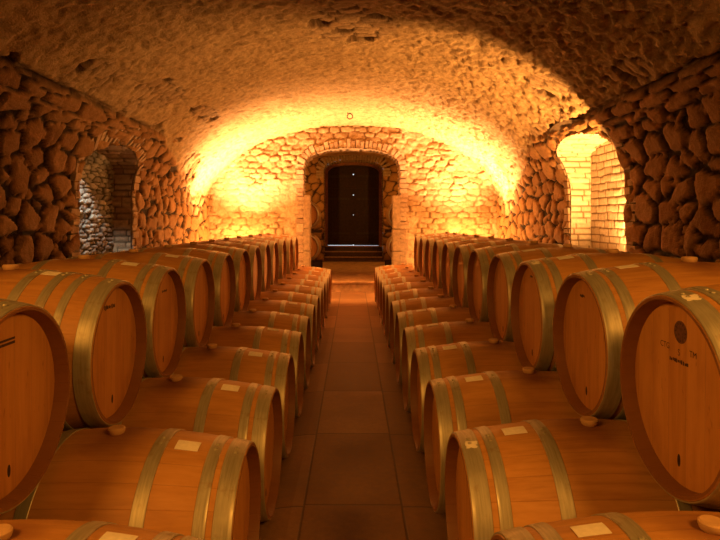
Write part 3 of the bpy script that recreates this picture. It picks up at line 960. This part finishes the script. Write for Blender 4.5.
# --- marks on the heads
def text_polys(txt, cy, cz, size, flip):
    """outlines of letters as a mesh on the head, reading upright for someone in the aisle"""
    cu = bpy.data.curves.new('t', 'FONT'); cu.body = txt; cu.size = size; cu.align_x = 'CENTER'; cu.resolution_u = 3
    ob = bpy.data.objects.new('t', cu); COL.objects.link(ob)
    dg = bpy.context.evaluated_depsgraph_get(); dg.update()
    me = bpy.data.meshes.new_from_object(ob.evaluated_get(dg))
    bpy.data.objects.remove(ob); bpy.data.curves.remove(cu)
    x = -(LB / 2 - REC) - .0008
    for v_ in me.vertices:
        tx, ty = v_.co.x, v_.co.y
        v_.co = (x, cy - tx, cz + ty)
    me.materials.append(M_INK)
    return me
def head_of(b_): return [c for c in b_.children if c.name.split('.')[0] == 'head' and c.data == ME_H0][0]
def put(b_, name, me, label=None):
    o = bpy.data.objects.new(name, me); COL.objects.link(o); o.parent = head_of(b_)
    if label: o['label'] = label
    return o
def scribble(y0, y1, z, hgt, seed):
    """a worn line of branding: short strokes of uneven height (y runs away from the reader's left)"""
    rs = random.Random(seed); out = []
    y = y0; sgn = 1 if y1 > y0 else -1
    while (y1 - y) * sgn > 0:
        w_ = rs.uniform(.004, .009); h_ = hgt * rs.uniform(.55, 1.0); zo = rs.uniform(-.1, .1) * hgt
        out.append([(y, z - h_ / 2 + zo), (y + sgn * w_, z - h_ / 2 + zo), (y + sgn * w_, z + h_ / 2 + zo), (y, z + h_ / 2 + zo)])
        y += sgn * (w_ + rs.uniform(.0, .0035))
    return out
b0 = BR['UR', 0]
put(b0, 'emblem', head_face([ell(-.004, .184, .034, .034, 40)], M_INK2, 'emblem'), 'round dark emblem')
rays = []
for i in range(12):
    a = 2 * PI * i / 12; c_, s_ = math.cos(a), math.sin(a)
    q = lambda r, w: (-.004 + c_ * r - s_ * w, .184 + s_ * r + c_ * w)
    rays.append([q(.023, -.0016), q(.029, -.0016), q(.029, .0016), q(.023, .0016)])
em = head_face(rays, M_INK, 'emblem_motif', .0016)
for v_ in em.vertices: v_.co.x -= .0006
put(b0, 'emblem_motif', em)
put(b0, 'stamp', text_polys('CTG', .079, .122, .026, 0), 'stamped letters')
put(b0, 'stamp', text_polys('S', .003, .113, .028, 0), 'stamped letter')
put(b0, 'stamp', text_polys('TM', -.068, .123, .026, 0), 'stamped letters')
put(b0, 'brand', head_face(scribble(.053, -.036, .095, .013, 3), M_INK, 'brand'), 'dark worn line of branding')
# the other row is turned round: its local y is minus the world's
b1 = BR['UL', 0]
put(b1, 'brand', head_face([[(-.036, .190), (-.036, .197), (.12, .197), (.12, .190)], [(-.036, .177), (-.036, .185), (.12, .185), (.12, .177)]], M_INK, 'brand'), 'two dark stencilled lines')
put(BR['UL', 1], 'brand', head_face(scribble(.084, -.024, .191, .020, 5), M_INK, 'brand'), 'small dark brand')
put(BR['UL', 2], 'brand', head_face(scribble(.03, -.05, .168, .014, 6), M_INK, 'brand'), 'small dark brand')
put(BR['UR', 1], 'brand', head_face(scribble(.07, .02, .195, .014, 7), M_INK, 'brand'), 'small dark brand')
put(BR['UR', 2], 'brand', head_face(scribble(.045, -.005, .214, .014, 8), M_INK, 'brand'), 'small dark brand')
for key in (('UR', 0), ('LR', 1), ('UR', 2)):
    b_ = BR[key]
    o = bpy.data.objects.new('paper_scrap', ME_SC); COL.objects.link(o); o.parent = b_
    o.rotation_euler.x = .22; o['label'] = 'torn scrap of pale paper on a hoop'

# --- barrels in the passage behind the arch, lying along it, two high on low timber rails
GP = 'barrels in the passage behind the arch'
for sg, xx, who in ((-1, -1.10, 'nearer the grey niche'), (1, 1.13, 'nearer the bright niche')):
    for lvl, zc, w_ in ((0, .82, 'lower'), (1, 1.565, 'upper')):
        b_ = dup(PROTO[(False, False)])
        b_.location = (xx, 13.75, zc); b_.rotation_euler = (0, 0, PI / 2)
        tag(b_, f'{w_} of two barrels stacked in the passage, {who}', 'barrel', GP)
    rk = empty('barrel_rack', (xx, 13.75, zr(13.75)))
    tag(rk, f'dark timber rails under stacked barrels in the passage, {who}', 'rack')
    for yy in (-.26, .26):
        zf = zr(13.75)
        bm = bmesh.new(); box(bm, -.36, .36, yy - .04, yy + .04, .01, .82 - zf - .345 + .007, .002); from_bm('rail', bm, M_DOOR, rk)
        bm = bmesh.new(); box(bm, -.36, .36, yy - .04, yy + .04, .82 - zf + .345 - .006, 1.565 - zf - .345 + .007, .002); from_bm('rail', bm, M_DOOR, rk)

# ------------------------------------------------------------------ light
WARM = (1.0, .40, .055)
def point(name, loc, watts, radius, col=WARM):
    l = bpy.data.lights.new(name, 'POINT'); l.energy = watts; l.shadow_soft_size = radius; l.color = col
    o = bpy.data.objects.new(name, l); COL.objects.link(o); o.location = loc
    return o
def spot(name, loc, to, watts, deg, radius, blend=.5, col=WARM):
    l = bpy.data.lights.new(name, 'SPOT'); l.energy = watts; l.shadow_soft_size = radius; l.color = col
    l.spot_size = R(deg); l.spot_blend = blend
    o = bpy.data.objects.new(name, l); COL.objects.link(o); o.location = loc
    o.rotation_euler = (Vector(to) - Vector(loc)).to_track_quat('-Z', 'Y').to_euler()
    return o
# floor lamps behind the last barrels, washing the end wall and the vault, plus an added fill
BRIGHT = (1.0, .44, .11)
for sg in (-1, 1):
    point('end_lamp_and_fill', (sg * 2.25, 11.3, .90), 170, .06, BRIGHT)
    point('end_lamp_and_fill', (sg * 1.98, 10.3, .95), 100, .06, BRIGHT)  # added fill point that brightens the side walls near the end
    spot('end_uplight', (sg * 2.3, 11.0, .8), (sg * 2.05, 10.8, 2.6), 4000, 104, .06, 1.0, (1.0, .50, .20))
# uplight low inside the brick niche
spot('niche_lamp', (3.07, 6.27, .90), (2.45, 6.7, 2.6), 1250, 150, .014, 1.0, BRIGHT)
# unseen fill spots added high behind the camera to light the barrels
for sg in (-1, 1):
    spot('front_fill', (sg * 2.1, -.1, 2.7), (sg * -.2, 2.6, .6), 320, 92, .4, .8)
# daylight falling into the grey niche from above
spot('niche_daylight', (-2.98, 6.42, 2.2), (-3.12, 6.95, 1.0), 75, 62, .06, .5, (.95, .95, .84))
# hidden fill points added to brighten the passage, beside the inner arch
for sg in (-1, 1):
    point('passage_fill', (sg * 1.42, 14.8, 2.3), 45, .06)

w = bpy.data.worlds.new('World'); SC.world = w; w.use_nodes = True
bg = w.node_tree.nodes['Background']; bg.inputs[0].default_value = (.80, .90, 1.0, 1); bg.inputs[1].default_value = 1.3

# ------------------------------------------------------------------ camera
cam = bpy.data.cameras.new('camera'); co = bpy.data.objects.new('camera', cam); COL.objects.link(co)
co.location = (0, 0, EYE); co.rotation_euler = (PI / 2, 0, 0)
cam.sensor_width = 36; cam.lens = 29.0
cam.shift_x = 7 / 720; cam.shift_y = -48 / 720
cam.clip_start = .05; cam.clip_end = 100
SC.camera = co
vs_ = SC.view_settings
vs_.view_transform = 'Standard'; vs_.look = 'None'; vs_.exposure = 0; vs_.gamma = 1; vs_.use_curve_mapping = False
SC.display_settings.display_device = 'sRGB'
try:
    SC.cycles.use_denoising = True
    SC.cycles.max_bounces = 8; SC.cycles.diffuse_bounces = 5; SC.cycles.glossy_bounces = 3
    SC.cycles.caustics_reflective = False; SC.cycles.caustics_refractive = False
    SC.cycles.sample_clamp_indirect = 6
except Exception as e:
    print(e)
